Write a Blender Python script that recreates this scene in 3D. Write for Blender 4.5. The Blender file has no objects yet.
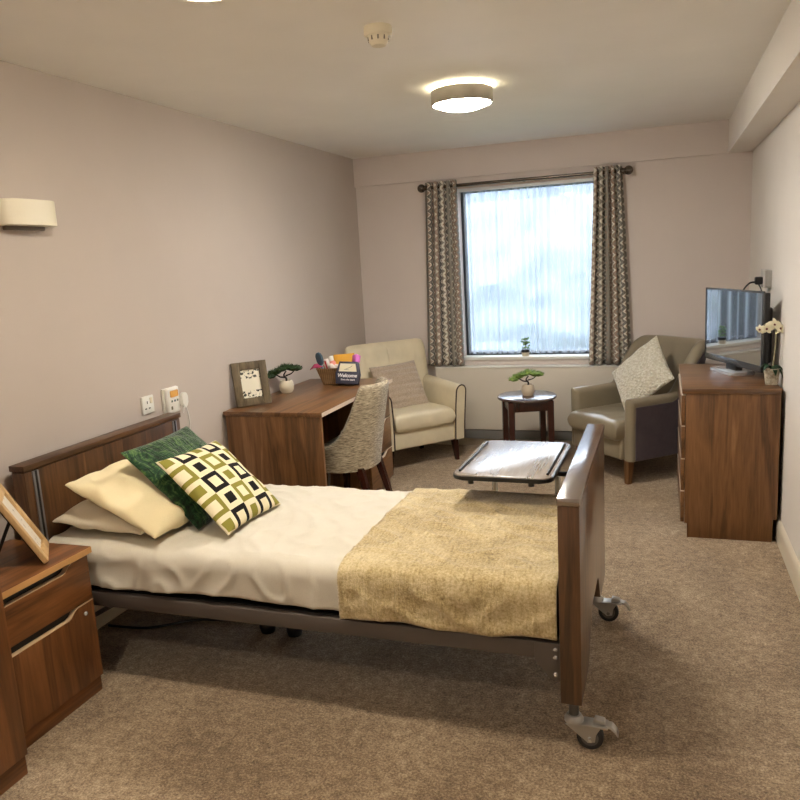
import bpy, bmesh, math, random
from mathutils import Vector, Matrix, noise
PI = math.pi
S = bpy.context.scene
COL = S.collection
D, W, H = 5.775, 3.006, 2.4          # far wall, right wall, ceiling
YN = -1.6                            # wall behind the camera

# ------------------------------------------------------------------ materials
def lin(r, g, b):
    f = lambda c: (c/12.92 if c <= .04045 else ((c+.055)/1.055)**2.4)
    return (f(r/255), f(g/255), f(b/255), 1)

class NT:
    def __init__(s, name):
        s.m = bpy.data.materials.new(name); s.m.use_nodes = True
        s.t = s.m.node_tree; s.n = s.t.nodes; s.l = s.t.links
        s.b = s.n['Principled BSDF']; s.out = s.n['Material Output']
    def new(s, typ, **kw):
        n = s.n.new(typ)
        for k, v in kw.items(): setattr(n, k, v)
        return n
    def link(s, a, b): s.l.new(a, b)
    def coord(s, kind='Object', scale=(1, 1, 1)):
        c = s.new('ShaderNodeTexCoord'); mp = s.new('ShaderNodeMapping')
        mp.inputs['Scale'].default_value = scale
        s.link(c.outputs[kind], mp.inputs['Vector']); return mp.outputs['Vector']
    def noise(s, vec, scale, detail=4, rough=.55, dist=0):
        n = s.new('ShaderNodeTexNoise'); n.inputs['Scale'].default_value = scale
        n.inputs['Detail'].default_value = detail; n.inputs['Roughness'].default_value = rough
        n.inputs['Distortion'].default_value = dist
        s.link(vec, n.inputs['Vector']); return n.outputs['Fac']
    def ramp(s, fac, stops, const=False):
        r = s.new('ShaderNodeValToRGB'); e = r.color_ramp.elements
        if const: r.color_ramp.interpolation = 'CONSTANT'
        while len(e) < len(stops): e.new(.5)
        for i, (p, c) in enumerate(stops): e[i].position = p; e[i].color = c
        s.link(fac, r.inputs['Fac']); return r.outputs['Color']
    def math(s, op, a, b=None, c=None):
        n = s.new('ShaderNodeMath', operation=op)
        for i, v in enumerate((a, b, c)):
            if v is None: continue
            if isinstance(v, (int, float)): n.inputs[i].default_value = v
            else: s.link(v, n.inputs[i])
        return n.outputs[0]
    def mix(s, fac, a, b, typ='MIX'):
        n = s.new('ShaderNodeMix', data_type='RGBA', blend_type=typ)
        for i, v in ((0, fac), (6, a), (7, b)):
            if isinstance(v, (int, float)): n.inputs[i].default_value = v
            elif isinstance(v, tuple): n.inputs[i].default_value = v
            else: s.link(v, n.inputs[i])
        return n.outputs[2]
    def bump(s, h, strength=.3, dist=.01):
        n = s.new('ShaderNodeBump'); n.inputs['Strength'].default_value = strength
        n.inputs['Distance'].default_value = dist; s.link(h, n.inputs['Height'])
        s.link(n.outputs['Normal'], s.b.inputs['Normal'])
    def col(s, c):
        if isinstance(c, tuple): s.b.inputs['Base Color'].default_value = c
        else: s.link(c, s.b.inputs['Base Color'])
    def set(s, **k):
        for a, v in k.items(): s.b.inputs[a.replace('_', ' ')].default_value = v

def plain(name, c, rough=.5, metal=0, spec=.5, **k):
    t = NT(name); t.col(lin(*c)); t.set(Roughness=rough, Metallic=metal, **{'Specular_IOR_Level': spec}); t.set(**k)
    return t.m

def wood(name, dark, mid, light, axis, rough=.35, coat=0, spec=.5, ring=9):
    t = NT(name)
    sc = {'x': (.7, 10, 10), 'y': (10, .7, 10), 'z': (10, 10, .7)}[axis]
    v = t.coord('Object', sc)
    a = t.noise(v, 1.3, 3, .5, .6)
    bnd = t.math('FRACT', t.math('MULTIPLY', a, ring*.55))
    bnd = t.math('PINGPONG', bnd, .5)
    v2 = t.coord('Object', tuple(c*6 for c in sc))
    f = t.noise(v2, 2.0, 5, .65)
    fac = t.math('ADD', t.math('MULTIPLY', a, .55), t.math('ADD', t.math('MULTIPLY', bnd, .28), t.math('MULTIPLY', f, .32)))
    c = t.ramp(fac, [(.35, lin(*dark)), (.58, lin(*mid)), (.82, lin(*light))])
    t.col(c); t.set(Roughness=rough, **{'Specular_IOR_Level': spec, 'Coat_Weight': coat, 'Coat_Roughness': .12})
    t.bump(f, .05, .003)
    return t.m
_wc = {}
WOODS = {'walnut': ((82, 54, 29), (126, 88, 53), (162, 122, 82), .38),
         'bed': ((58, 38, 21), (98, 67, 40), (134, 98, 63), .34),
         'warm': ((88, 53, 26), (130, 83, 45), (164, 112, 66), .36),
         'pale': ((184, 146, 96), (212, 178, 128), (228, 200, 156), .5),
         'rustic': ((74, 62, 44), (110, 96, 72), (142, 126, 98), .7),
         'reflection_pale': ((112, 98, 84), (142, 128, 114), (168, 156, 142), .3),  # overbed top: wood colour paled to carry the window's reflection
         'mahogany': ((38, 16, 11), (58, 26, 18), (80, 38, 26), .25)}
def WD(kind, axis, coat=0):
    k = (kind, axis, coat)
    if k not in _wc:
        d, m, l, r = WOODS[kind]; _wc[k] = wood('%s wood %s' % (kind, axis), d, m, l, axis, r, coat)
    return _wc[k]

def top_wood(kind, axis, rough, ior):
    d, m, l, r = WOODS[kind]
    mm = wood(kind + ' satin laminate', d, m, l, axis, rough)
    b = mm.node_tree.nodes['Principled BSDF']; b.inputs['IOR'].default_value = ior
    return mm

def paint(name, c, var=.03):
    t = NT(name); v = t.coord('Object')
    n = t.noise(v, 2.5, 3)
    a = lin(*c); b = tuple(min(1, x*(1-var)) for x in a[:3])+(1,)
    t.col(t.ramp(n, [(.35, b), (.65, a)])); t.set(Roughness=.75, **{'Specular_IOR_Level': .3})
    t.bump(t.noise(v, 260, 2), .05, .002)
    return t.m
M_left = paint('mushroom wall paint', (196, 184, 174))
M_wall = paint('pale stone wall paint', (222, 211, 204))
M_right = paint('lit wall paint', (234, 228, 220))  # stronger light on the right wall is put into this paler colour
M_ceil = paint('white ceiling paint', (244, 241, 236))
M_skirt = plain('cream gloss trim', (222, 212, 192), .3)
M_white = plain('white plastic', (232, 230, 222), .35)
M_cream_pl = plain('cream plastic', (226, 216, 192), .45)
M_radiator = plain('radiator cover paint', (214, 206, 192), .4)
M_track = plain('white metal', (228, 230, 232), .3)

def carpet():
    t = NT('beige twist carpet'); v = t.coord('Object')
    f = t.noise(v, 130, 4, .8); m = t.noise(v, 30, 5, .75); g = t.noise(v, 2.2, 4, .6, .5)
    fac = t.math('ADD', t.math('MULTIPLY', f, .62), t.math('ADD', t.math('MULTIPLY', m, .34), t.math('MULTIPLY', g, .2)))
    c = t.ramp(fac, [(.45, lin(84, 68, 50)), (.58, lin(150, 127, 100)), (.71, lin(210, 190, 158))])
    t.col(c); t.set(Roughness=.95, **{'Specular_IOR_Level': .1, 'Sheen_Weight': .25, 'Sheen_Roughness': .5})
    h = t.math('ADD', f, t.math('MULTIPLY', m, .8)); t.bump(h, .7, .006)
    return t.m
M_carpet = carpet()

def fabric(name, c0, c1, scale=(300, 300, 300), rough=.9, bump=.3, mott=.3, sheen=.2):
    t = NT(name); v = t.coord('Object', scale); v1 = t.coord('Object')
    f = t.noise(v, 1, 3, .7); m = t.noise(v1, 9, 4)
    fac = t.math('ADD', t.math('MULTIPLY', f, 1-mott), t.math('MULTIPLY', m, mott))
    t.col(t.ramp(fac, [(.36, lin(*c0)), (.64, lin(*c1))]))
    t.set(Roughness=rough, **{'Specular_IOR_Level': .2, 'Sheen_Weight': sheen}); t.bump(f, bump, .003)
    return t.m
M_sheet = fabric('white cotton sheet', (206, 199, 182), (222, 216, 200), (500, 500, 500), .85, .1)
M_pillow = fabric('cream pillowcase lamp yellowed', (228, 212, 168), (240, 226, 186), (500, 500, 500), .85, .1)  # yellow of the lamplight on the upper pillow is mixed into its colour
M_pillow2 = fabric('ivory cotton pillowcase', (214, 202, 176), (228, 218, 194), (500, 500, 500), .85, .1)
M_tweed = fabric('oatmeal woven upholstery', (104, 92, 74), (208, 194, 166), (30, 30, 260), .95, .6, .12)
M_purple = fabric('plum grey upholstery', (70, 60, 68), (104, 93, 101), (350, 350, 350), .9, .3)
M_boucle = None
def leather(name, c, rough=.38):
    t = NT(name); v = t.coord('Object')
    n = t.noise(v, 7, 3); a = lin(*c); b = tuple(x*.9 for x in a[:3])+(1,)
    t.col(t.ramp(n, [(.35, b), (.65, a)])); t.set(Roughness=rough)
    vo = t.new('ShaderNodeTexVoronoi'); vo.inputs['Scale'].default_value = 260; t.link(v, vo.inputs['Vector'])
    t.bump(vo.outputs['Distance'], .06, .002)
    return t.m
M_creamlea = leather('cream faux leather', (228, 216, 186), .36)
M_taupelea = leather('taupe faux leather', (142, 131, 110), .3)
M_piping = plain('dark brown piping', (58, 40, 32), .5)

def throw_mat():
    t = NT('gold chenille throw'); v = t.coord('Object')
    f = t.noise(v, 120, 4, .75); m = t.noise(v, 5, 5, .7, 1.2)
    s = t.noise(t.coord('Object', (110, 20, 14)), 1, 3)
    fac = t.math('ADD', t.math('MULTIPLY', f, .52), t.math('ADD', t.math('MULTIPLY', m, .38), t.math('MULTIPLY', s, .2)))
    t.col(t.ramp(fac, [(.38, lin(112, 90, 54)), (.51, lin(188, 166, 118)), (.66, lin(226, 210, 168))]))
    t.set(Roughness=.8, **{'Sheen_Weight': .5, 'Sheen_Roughness': .4, 'Specular_IOR_Level': .2})
    t.bump(t.math('ADD', f, s), .6, .006)
    return t.m
M_throw = throw_mat()

def green_mat():
    t = NT('crushed green velvet'); v = t.coord('Object')
    dv = t.new('ShaderNodeVectorMath', operation='ADD')
    nz = t.new('ShaderNodeTexNoise'); nz.inputs['Scale'].default_value = 11
    t.link(v, nz.inputs['Vector'])
    sc = t.new('ShaderNodeVectorMath', operation='SCALE'); sc.inputs['Scale'].default_value = .075
    t.link(nz.outputs['Color'], sc.inputs[0]); t.link(v, dv.inputs[0]); t.link(sc.outputs[0], dv.inputs[1])
    def streak(scl):
        mp = t.new('ShaderNodeMapping'); mp.inputs['Scale'].default_value = scl; t.link(dv.outputs[0], mp.inputs['Vector'])
        return t.noise(mp.outputs['Vector'], 1, 3, .6)
    w1 = streak((95, 9, 9)); w2 = streak((14, 75, 14))
    n = t.noise(v, 60, 4, .7)
    fac = t.math('ADD', t.math('MULTIPLY', w1, .5), t.math('ADD', t.math('MULTIPLY', w2, .35), t.math('MULTIPLY', n, .25)))
    t.col(t.ramp(fac, [(.43, lin(8, 24, 12)), (.55, lin(28, 68, 38)), (.70, lin(104, 134, 74))]))
    t.set(Roughness=.6, **{'Sheen_Weight': .6, 'Sheen_Roughness': .35, 'Specular_IOR_Level': .25})
    t.bump(fac, .9, .012)
    return t.m
M_green = green_mat()

def geo_mat():
    t = NT('geometric squares print'); c = t.new('ShaderNodeTexCoord'); sp = t.new('ShaderNodeSeparateXYZ')
    t.link(c.outputs['Object'], sp.inputs[0])
    cell = .087
    X = t.math('ADD', t.math('DIVIDE', sp.outputs['X'], cell), 21.5)
    Y = t.math('ADD', t.math('DIVIDE', sp.outputs['Y'], cell), 20.5)
    ix = t.math('FLOOR', X); iy = t.math('FLOOR', Y)
    fx = t.math('ABSOLUTE', t.math('SUBTRACT', t.math('FRACT', X), .5)); fy = t.math('ABSOLUTE', t.math('SUBTRACT', t.math('FRACT', Y), .5))
    m = t.math('MAXIMUM', fx, fy)
    par = t.math('MODULO', t.math('ADD', ix, iy), 2.0)
    row = t.math('MODULO', iy, 2.0)
    ring = t.math('MULTIPLY', t.math('SUBTRACT', 1.0, par), t.math('GREATER_THAN', m, .27))
    small = t.math('MULTIPLY', par, t.math('LESS_THAN', m, .25))
    ink = t.math('MAXIMUM', ring, small)
    # even rows: black rings and olive squares; odd rows: olive rings and black squares
    black = t.math('ABSOLUTE', t.math('SUBTRACT', row, par))
    inkc = t.mix(black, lin(24, 20, 18), lin(140, 134, 58))
    t.col(t.mix(ink, lin(236, 224, 190), inkc))
    n = t.noise(c.outputs['Object'], 450, 2)
    t.set(Roughness=.85, **{'Specular_IOR_Level': .2}); t.bump(n, .15, .002)
    return t.m
M_geo = geo_mat()

def rib_mat():
    t = NT('taupe ribbed plush'); v = t.coord('Object')
    w = t.new('ShaderNodeTexWave', bands_direction='Y'); w.inputs['Scale'].default_value = 6.5; w.inputs['Distortion'].default_value = .6
    t.link(v, w.inputs['Vector']); n = t.noise(v, 120, 4, .7)
    f = t.math('ADD', t.math('MULTIPLY', w.outputs['Fac'], .6), t.math('MULTIPLY', n, .4))
    t.col(t.ramp(n, [(.3, lin(166, 148, 128)), (.7, lin(202, 186, 166))])); t.set(Roughness=.95, **{'Sheen_Weight': .4, 'Specular_IOR_Level': .1})
    t.bump(f, .9, .014); return t.m
def boucle_mat():
    t = NT('cream boucle'); v = t.coord('Object')
    vo = t.new('ShaderNodeTexVoronoi'); vo.inputs['Scale'].default_value = 62; t.link(v, vo.inputs['Vector'])
    n = t.noise(v, 110, 3, .7)
    f = t.math('ADD', vo.outputs['Distance'], t.math('MULTIPLY', n, .5))
    t.col(t.ramp(f, [(.3, lin(246, 242, 228)), (1.1, lin(214, 206, 184))])); t.set(Roughness=.95, **{'Sheen_Weight': .3, 'Specular_IOR_Level': .1})
    t.bump(f, 1.0, -.016); return t.m
M_rib = rib_mat(); M_boucle = boucle_mat()

def curtain_mat():
    t = NT('zigzag stripe curtain'); c = t.new('ShaderNodeTexCoord'); sp = t.new('ShaderNodeSeparateXYZ')
    t.link(c.outputs['UV'], sp.inputs[0])
    tri = t.math('PINGPONG', t.math('DIVIDE', sp.outputs['Y'], .056), .5)
    u = t.math('ADD', t.math('DIVIDE', sp.outputs['X'], .19), t.math('MULTIPLY', t.math('SUBTRACT', tri, .25), .40))
    f = t.math('FRACT', u)
    g, cr, tp, br, dk = lin(146, 141, 132), lin(232, 227, 214), lin(176, 158, 144), lin(162, 140, 124), lin(122, 118, 112)
    col = t.ramp(f, [(0, g), (.22, cr), (.36, tp), (.54, cr), (.60, dk), (.76, cr), (.84, br), (.96, g)], True)
    t.col(t.mix(t.math('MULTIPLY', t.noise(c.outputs['UV'], 300, 2), .25), col, lin(90, 84, 78)))
    t.set(Roughness=.85, **{'Specular_IOR_Level': .2}); return t.m
M_curtain = curtain_mat()

def sheer_mat():
    t = NT('white voile'); tr = t.new('ShaderNodeBsdfTransparent'); tl = t.new('ShaderNodeBsdfTranslucent'); df = t.new('ShaderNodeBsdfDiffuse')
    tl.inputs['Color'].default_value = (.50, .55, .64, 1); df.inputs['Color'].default_value = (.7, .74, .8, 1)
    m1 = t.new('ShaderNodeMixShader'); m1.inputs[0].default_value = .5; t.link(tl.outputs[0], m1.inputs[1]); t.link(df.outputs[0], m1.inputs[2])
    m2 = t.new('ShaderNodeMixShader'); lw = t.new('ShaderNodeLayerWeight'); lw.inputs['Blend'].default_value = .5; t.link(t.math('ADD', t.math('MULTIPLY', lw.outputs["Facing"], .8), .28), m2.inputs[0]); t.link(tr.outputs[0], m2.inputs[1]); t.link(m1.outputs[0], m2.inputs[2])
    t.link(m2.outputs[0], t.out.inputs['Surface']); return t.m
M_sheer = sheer_mat()
def glass_mat():
    t = NT('window glass'); tr = t.new('ShaderNodeBsdfTransparent'); gl = t.new('ShaderNodeBsdfGlossy'); gl.inputs['Roughness'].default_value = .02
    fr = t.new('ShaderNodeFresnel'); fr.inputs['IOR'].default_value = 1.35
    m = t.new('ShaderNodeMixShader'); t.link(fr.outputs[0], m.inputs[0]); t.link(tr.outputs[0], m.inputs[1]); t.link(gl.outputs[0], m.inputs[2])
    t.link(m.outputs[0], t.out.inputs['Surface']); return t.m
M_glass = glass_mat()
def emis(name, c, st):
    t = NT(name); t.col(lin(240, 238, 230)); t.b.inputs['Emission Color'].default_value = c; t.b.inputs['Emission Strength'].default_value = st; return t.m
WARM = (1, .90, .76, 1)
LAMP = 80
M_lamp = [emis('lit opal diffuser %d' % k, c, LAMP*f) for k, (c, f) in enumerate((((1, .95, .88, 1), 1.45), (WARM, .95), (WARM, .7)))]
M_lamp_gap = emis('lit opal upper ring', (1, .88, .6, 1), 26)
M_satin = plain('satin grey metal', (176, 170, 158), .45, .2)
M_steel = plain('brushed steel', (190, 190, 188), .28, .8)
M_chrome = plain('chrome', (226, 226, 226), .2, .7)
M_bedmetal = plain('grey brown powder coat', (92, 84, 78), .4)
M_alu = plain('aluminium channel', (150, 150, 152), .35, .8)
M_black = plain('black plastic', (16, 16, 17), .35)
M_dark = plain('near black', (10, 9, 9), .6)
M_rubber = plain('dark grey rubber', (44, 43, 43), .6)
M_hub = plain('grey wheel hub', (96, 94, 92), .45)
M_finial = plain('pewter', (104, 96, 88), .25, .9)
M_anth = plain('anthracite window frame', (44, 48, 54), .4)
M_lip = plain('pale lipping', (206, 176, 138), .35)
M_lipw = plain('pale satin lipping', (214, 196, 176), .3)
M_screen = plain('glossy black screen', (4, 5, 6), .03, 0, .5, IOR=5.5)
M_tvgrey = plain('gunmetal bezel', (92, 94, 98), .25, .6)
M_pot = plain('cream ceramic', (218, 208, 184), .45)
M_pot2 = plain('beige ceramic', (196, 180, 156), .4)
M_bark = plain('dark bark', (40, 30, 26), .8)
def leaf_mat(name, a, b):
    t = NT(name); v = t.coord('Object'); t.col(t.ramp(t.noise(v, 90, 3), [(.35, lin(*a)), (.65, lin(*b))])); t.set(Roughness=.6, **{'Specular_IOR_Level': .3}); return t.m
M_leafdark = leaf_mat('dark needles', (18, 34, 16), (52, 78, 40))
M_leaflight = leaf_mat('light green needles', (60, 96, 36), (150, 176, 90))
M_leaf = leaf_mat('waxy leaf', (18, 40, 24), (40, 70, 44))
M_leafw = leaf_mat('pale potted leaf', (70, 110, 60), (140, 170, 110))
M_petal = plain('cream petal', (240, 234, 204), .6)
M_petalc = plain('dark orchid throat', (110, 60, 50), .6)

# ------------------------------------------------------------------ geometry
def B(): return bmesh.new()
def box(bm, x0, x1, y0, y1, z0, z1, bev=0, seg=2):
    vs = [bm.verts.new((x, y, z)) for x in (x0, x1) for y in (y0, y1) for z in (z0, z1)]
    for f in ((0, 1, 3, 2), (4, 6, 7, 5), (0, 4, 5, 1), (2, 3, 7, 6), (0, 2, 6, 4), (1, 5, 7, 3)): bm.faces.new([vs[i] for i in f])
    if bev:
        es = {e for v in vs for e in v.link_edges}
        bmesh.ops.bevel(bm, geom=list(es), offset=bev, segments=seg, affect='EDGES', profile=.5)
    return bm
def prism(bm, pts, axis, a0, a1, bev=0, seg=2):
    def P(p, a): return {'x': (a, p[0], p[1]), 'y': (p[0], a, p[1]), 'z': (p[0], p[1], a)}[axis]
    v0 = [bm.verts.new(P(p, a0)) for p in pts]; v1 = [bm.verts.new(P(p, a1)) for p in pts]
    n = len(pts); bm.faces.new(v0); bm.faces.new(v1[::-1])
    for i in range(n): bm.faces.new((v0[i], v1[i], v1[(i+1) % n], v0[(i+1) % n]))
    if bev:
        es = {e for v in v0+v1 for e in v.link_edges}
        bmesh.ops.bevel(bm, geom=list(es), offset=bev, segments=seg, affect='EDGES', profile=.5)
    return bm
def rrect(x0, x1, y0, y1, r, n=6):
    out = []
    for cx, cy, a0 in ((x1-r, y1-r, 0), (x0+r, y1-r, 90), (x0+r, y0+r, 180), (x1-r, y0+r, 270)):
        for i in range(n+1):
            a = math.radians(a0+90*i/n); out.append((cx+r*math.cos(a), cy+r*math.sin(a)))
    return out
def rings(bm, rs, cap0=True, cap1=True, closed=True):
    """loft a list of vertex-coordinate rings"""
    R = [[bm.verts.new(p) for p in r] for r in rs]
    n = len(R[0])
    for a, b in zip(R, R[1:]):
        for i in range(n if closed else n-1): bm.faces.new((a[i], a[(i+1) % n], b[(i+1) % n], b[i]))
    if cap0: bm.faces.new(R[0][::-1])
    if cap1: bm.faces.new(R[-1])
    return bm
def tube(bm, pts, r, seg=8, r1=None):
    pts = [Vector(p) for p in pts]; rs = []
    up = None
    for i, p in enumerate(pts):
        t = (pts[min(i+1, len(pts)-1)]-pts[max(i-1, 0)]).normalized()
        if up is None: up = t.orthogonal().normalized()
        up = (up-t*up.dot(t)).normalized(); s = t.cross(up)
        rr = r if r1 is None else r+(r1-r)*i/(len(pts)-1)
        rs.append([p+(up*math.cos(a)+s*math.sin(a))*rr for a in (2*PI*k/seg for k in range(seg))])
    return rings(bm, rs)
def smooth_path(pts, n=6):
    pts = [Vector(p) for p in pts]; out = []
    for i in range(len(pts)-1):
        p0, p1, p2, p3 = pts[max(i-1, 0)], pts[i], pts[i+1], pts[min(i+2, len(pts)-1)]
        for k in range(n):
            t = k/n
            out.append(.5*((2*p1)+(p2-p0)*t+(2*p0-5*p1+4*p2-p3)*t*t+(3*p1-p0-3*p2+p3)*t**3))
    out.append(pts[-1]); return out
def lathe(bm, prof, c=(0, 0, 0), seg=28, cap0=True, cap1=True):
    return rings(bm, [[(c[0]+r*math.cos(2*PI*k/seg), c[1]+r*math.sin(2*PI*k/seg), c[2]+z) for k in range(seg)] for r, z in prof], cap0, cap1)
def cylx(bm, p, axis, r, l, seg=24):
    d = {'x': Vector((1, 0, 0)), 'y': Vector((0, 1, 0)), 'z': Vector((0, 0, 1))}[axis]*l*.5
    p = Vector(p); return tube(bm, [p-d, p+d], r, seg)
def taper(bm, x, y, z0, z1, s0, s1, dx=0, dy=0):
    """square tapered leg: foot at z0 with half size s0 moved by dx, dy; head at z1 half size s1"""
    f = lambda cx, cy, z, s: [(cx-s, cy-s, z), (cx+s, cy-s, z), (cx+s, cy+s, z), (cx-s, cy+s, z)]
    return rings(bm, [f(x+dx, y+dy, z0, s0), f(x, y, z1, s1)])
def blob(bm, c, r, sub=2, amp=.25, fr=18, seed=0):
    ret = bmesh.ops.create_icosphere(bm, subdivisions=sub, radius=1)
    for v in ret['verts']:
        n = v.co.normalized(); k = 1+amp*noise.noise(n*3+Vector((seed, 0, 0)))+amp*.8*noise.noise(n*fr+Vector((0, seed, 0)))
        v.co = Vector((c[0]+n.x*r[0]*k, c[1]+n.y*r[1]*k, c[2]+n.z*r[2]*k))
    return bm
def pad(w, h, t, N=30, pinch=.06, n=2, p=.45, wr=.006, seed=0, bend=0, flat=1):
    """a stuffed cushion w (x) by h (y) by t (z), closed"""
    bm = B(); vs = {}
    for side in (1, -1):
        for i in range(N+1):
            for j in range(N+1):
                u, v = math.sin((i/N-.5)*PI), math.sin((j/N-.5)*PI)
                edge = i in (0, N) or j in (0, N)
                if edge and side < 0: continue
                x = w/2*u*(1-pinch*(1-v*v)); y = h/2*v*(1-pinch*(1-u*u))
                prof = max(0, (1-abs(u)**n)*(1-abs(v)**n))**p
                z = side*t/2*prof*(1 if side > 0 else flat)
                q = Vector((x*9+seed*7, y*9, side*2))
                k = wr*(noise.noise(q)+.5*noise.noise(q*2.3))*min(1, prof*2.5)
                z += k*side+bend*(u*u)
                vs[side, i, j] = bm.verts.new((x, y, z))
                if edge: vs[-1, i, j] = vs[1, i, j]
        for i in range(N):
            for j in range(N):
                q = [vs[side, a, b] for a, b in ((i, j), (i+1, j), (i+1, j+1), (i, j+1))]
                bm.faces.new(q if side > 0 else q[::-1])
    return bm

def mesh_obj(name, bm, mat, parent=None, sharp=35, mats=None):
    bmesh.ops.recalc_face_normals(bm, faces=bm.faces[:])
    me = bpy.data.meshes.new(name); bm.to_mesh(me); bm.free()
    for p in me.polygons: p.use_smooth = True
    if sharp: me.set_sharp_from_angle(angle=math.radians(sharp))
    for m in (mats or [mat]): me.materials.append(m)
    o = bpy.data.objects.new(name, me); COL.objects.link(o)
    if parent: o.parent = parent
    return o
def tag(o, label, cat, group=None):
    o['label'] = label; o['category'] = cat
    if group: o['group'] = group
    return o
def thing(name, label, cat, loc=(0, 0, 0), rz=0, group=None):
    o = bpy.data.objects.new(name, None); COL.objects.link(o); o.empty_display_size = .1
    o.location = loc; o.rotation_euler = (0, 0, rz); return tag(o, label, cat, group)
def struct(name, bm, mat, parent=None):
    o = mesh_obj(name, bm, mat, parent)
    if not parent: o['kind'] = 'structure'
    return o
def copy_tree(o, parent=None):
    c = o.copy(); COL.objects.link(c)
    if parent: c.parent = parent
    for ch in list(o.children): copy_tree(ch, c)
    return c
def place(o, loc, u, v):
    """orient local x along u, y along v (made orthogonal)"""
    u = Vector(u).normalized(); v = Vector(v); v = (v-u*v.dot(u)).normalized(); w = u.cross(v)
    o.matrix_world = Matrix(((u.x, v.x, w.x, loc[0]), (u.y, v.y, w.y, loc[1]), (u.z, v.z, w.z, loc[2]), (0, 0, 0, 1)))
    return o

# ------------------------------------------------------------------ camera
cam = bpy.data.cameras.new('camera'); co = bpy.data.objects.new('camera', cam); COL.objects.link(co)
co.location = (2.4123, -.2520, 1.5565); co.rotation_euler = (1.3883, .0556, .3293)
cam.sensor_width = 36; cam.lens = 753.87*36/800; cam.clip_start = .02
S.camera = co

# ------------------------------------------------------------------ the room
struct('floor', box(B(), -.12, W+.12, YN-.12, D+.28, -.1, 0), M_carpet)
struct('ceiling', box(B(), -.12, W+.12, YN-.12, D+.28, H, H+.1), M_ceil)
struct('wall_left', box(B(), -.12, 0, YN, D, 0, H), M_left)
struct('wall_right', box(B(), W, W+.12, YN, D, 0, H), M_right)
struct('wall_near', box(B(), -.12, W+.12, YN-.12, YN, 0, H), M_wall)
WX0, WX1, WZ0, WZ1 = .862, 1.945, .742, 2.092
bm = B()
for a in ((-.12, WX0, 0, H), (WX1, W+.12, 0, H), (WX0, WX1, 0, WZ0), (WX0, WX1, WZ1, H)): box(bm, a[0], a[1], D, D+.28, a[2], a[3])
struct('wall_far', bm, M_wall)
struct('trim_1', box(B(), 0, 2.8451, D-.03, D, H-.2252, H), M_wall)                  # bulkhead over the window
struct('trim_2', box(B(), 2.8451, W, YN, D, H-.2252, H), M_right)                    # boxed-in beam along the right wall
def skirting(bm, x0, x1, y0, y1, h=.115):
    box(bm, x0, x1, y0, y1, 0, h, .004)
skp = [(0, 0), (.018, 0), (.018, .095), (.012, .112), (.004, .118), (0, .118)]
struct('baseboard_right', prism(B(), [(W-a, b) for a, b in skp], 'y', YN, D), M_skirt)
struct('baseboard_left', prism(B(), [(a, b) for a, b in skp], 'y', YN, D), M_skirt)
struct('baseboard_far', prism(B(), [(D-a, b*.62) for a, b in skp], 'x', .02, W-.02), M_skirt)

# window: frame, pane, sill
fy = D+.115
bm = B(); fw = .03
for a in ((WX0, WX0+fw, WZ0, WZ1), (WX1-fw, WX1, WZ0, WZ1), (WX0+fw, WX1-fw, WZ0, WZ0+fw), (WX0+fw, WX1-fw, WZ1-fw, WZ1)): box(bm, a[0], a[1], fy, fy+.06, a[2], a[3], .004)
win = struct('window_1', bm, M_anth)
mesh_obj('pane', box(B(), WX0+fw, WX1-fw, fy+.025, fy+.035, WZ0+fw, WZ1-fw), M_glass, win)
mesh_obj('sill', box(B(), WX0-.012, WX1+.012, D-.02, fy, WZ0-.022, WZ0+.004, .005), M_white, win)
bm = B()
box(bm, WX0, WX1, D+.006, D+.03, WZ1-.026, WZ1, .002)
mesh_obj('track', bm, M_track, win)
# grounds outside
lawn = struct('ground_outside', box(B(), -8, 12, D+.6, D+14, -.5, -.3), plain('lawn', (84, 110, 62), .9))
def hedge():
    bm = B(); rnd = random.Random(4); nx, nz = 90, 34
    rows = []
    for j in range(nz+1):
        z = -.3+3.4*j/nz
        rows.append([bm.verts.new((-4+12*i/nx, D+4.2+.15*noise.noise(Vector((i*.22, j*.3, 0)))+.07*noise.noise(Vector((i*.9, j*.9, 3)))+.5*(j/nz)**4, z+.25*noise.noise(Vector((i*.15, 7, 1)))*(j/nz))) for i in range(nx+1)])
    back = [[bm.verts.new((v.co.x, D+5.4, v.co.z)) for v in r] for r in (rows[0], rows[-1])]
    for a, b in zip(rows, rows[1:]):
        for i in range(nx): bm.faces.new((a[i], a[i+1], b[i+1], b[i]))
    for i in range(nx):
        bm.faces.new((rows[-1][i], rows[-1][i+1], back[1][i+1], back[1][i])); bm.faces.new((back[0][i], back[0][i+1], back[1][i+1], back[1][i]))
    return bm
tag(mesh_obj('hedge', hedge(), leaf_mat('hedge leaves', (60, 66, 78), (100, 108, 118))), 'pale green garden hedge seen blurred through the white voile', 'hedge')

# radiator cover
t = thing('radiator_cover', 'long cream radiator cover along the wall under the window', 'radiator', (1.385, D, 0))
mesh_obj('casing', box(B(), -.74, .74, -.1, -.002, .155, .668, .006), M_radiator, t)
mesh_obj('top_edge', box(B(), -.745, .745, -.106, -.002, .668, .68, .003), M_white, t)
mesh_obj('base_grille', box(B(), -.72, .72, -.085, -.022, .075, .15, .002), plain('grey grille', (118, 116, 112), .5), t)

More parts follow.
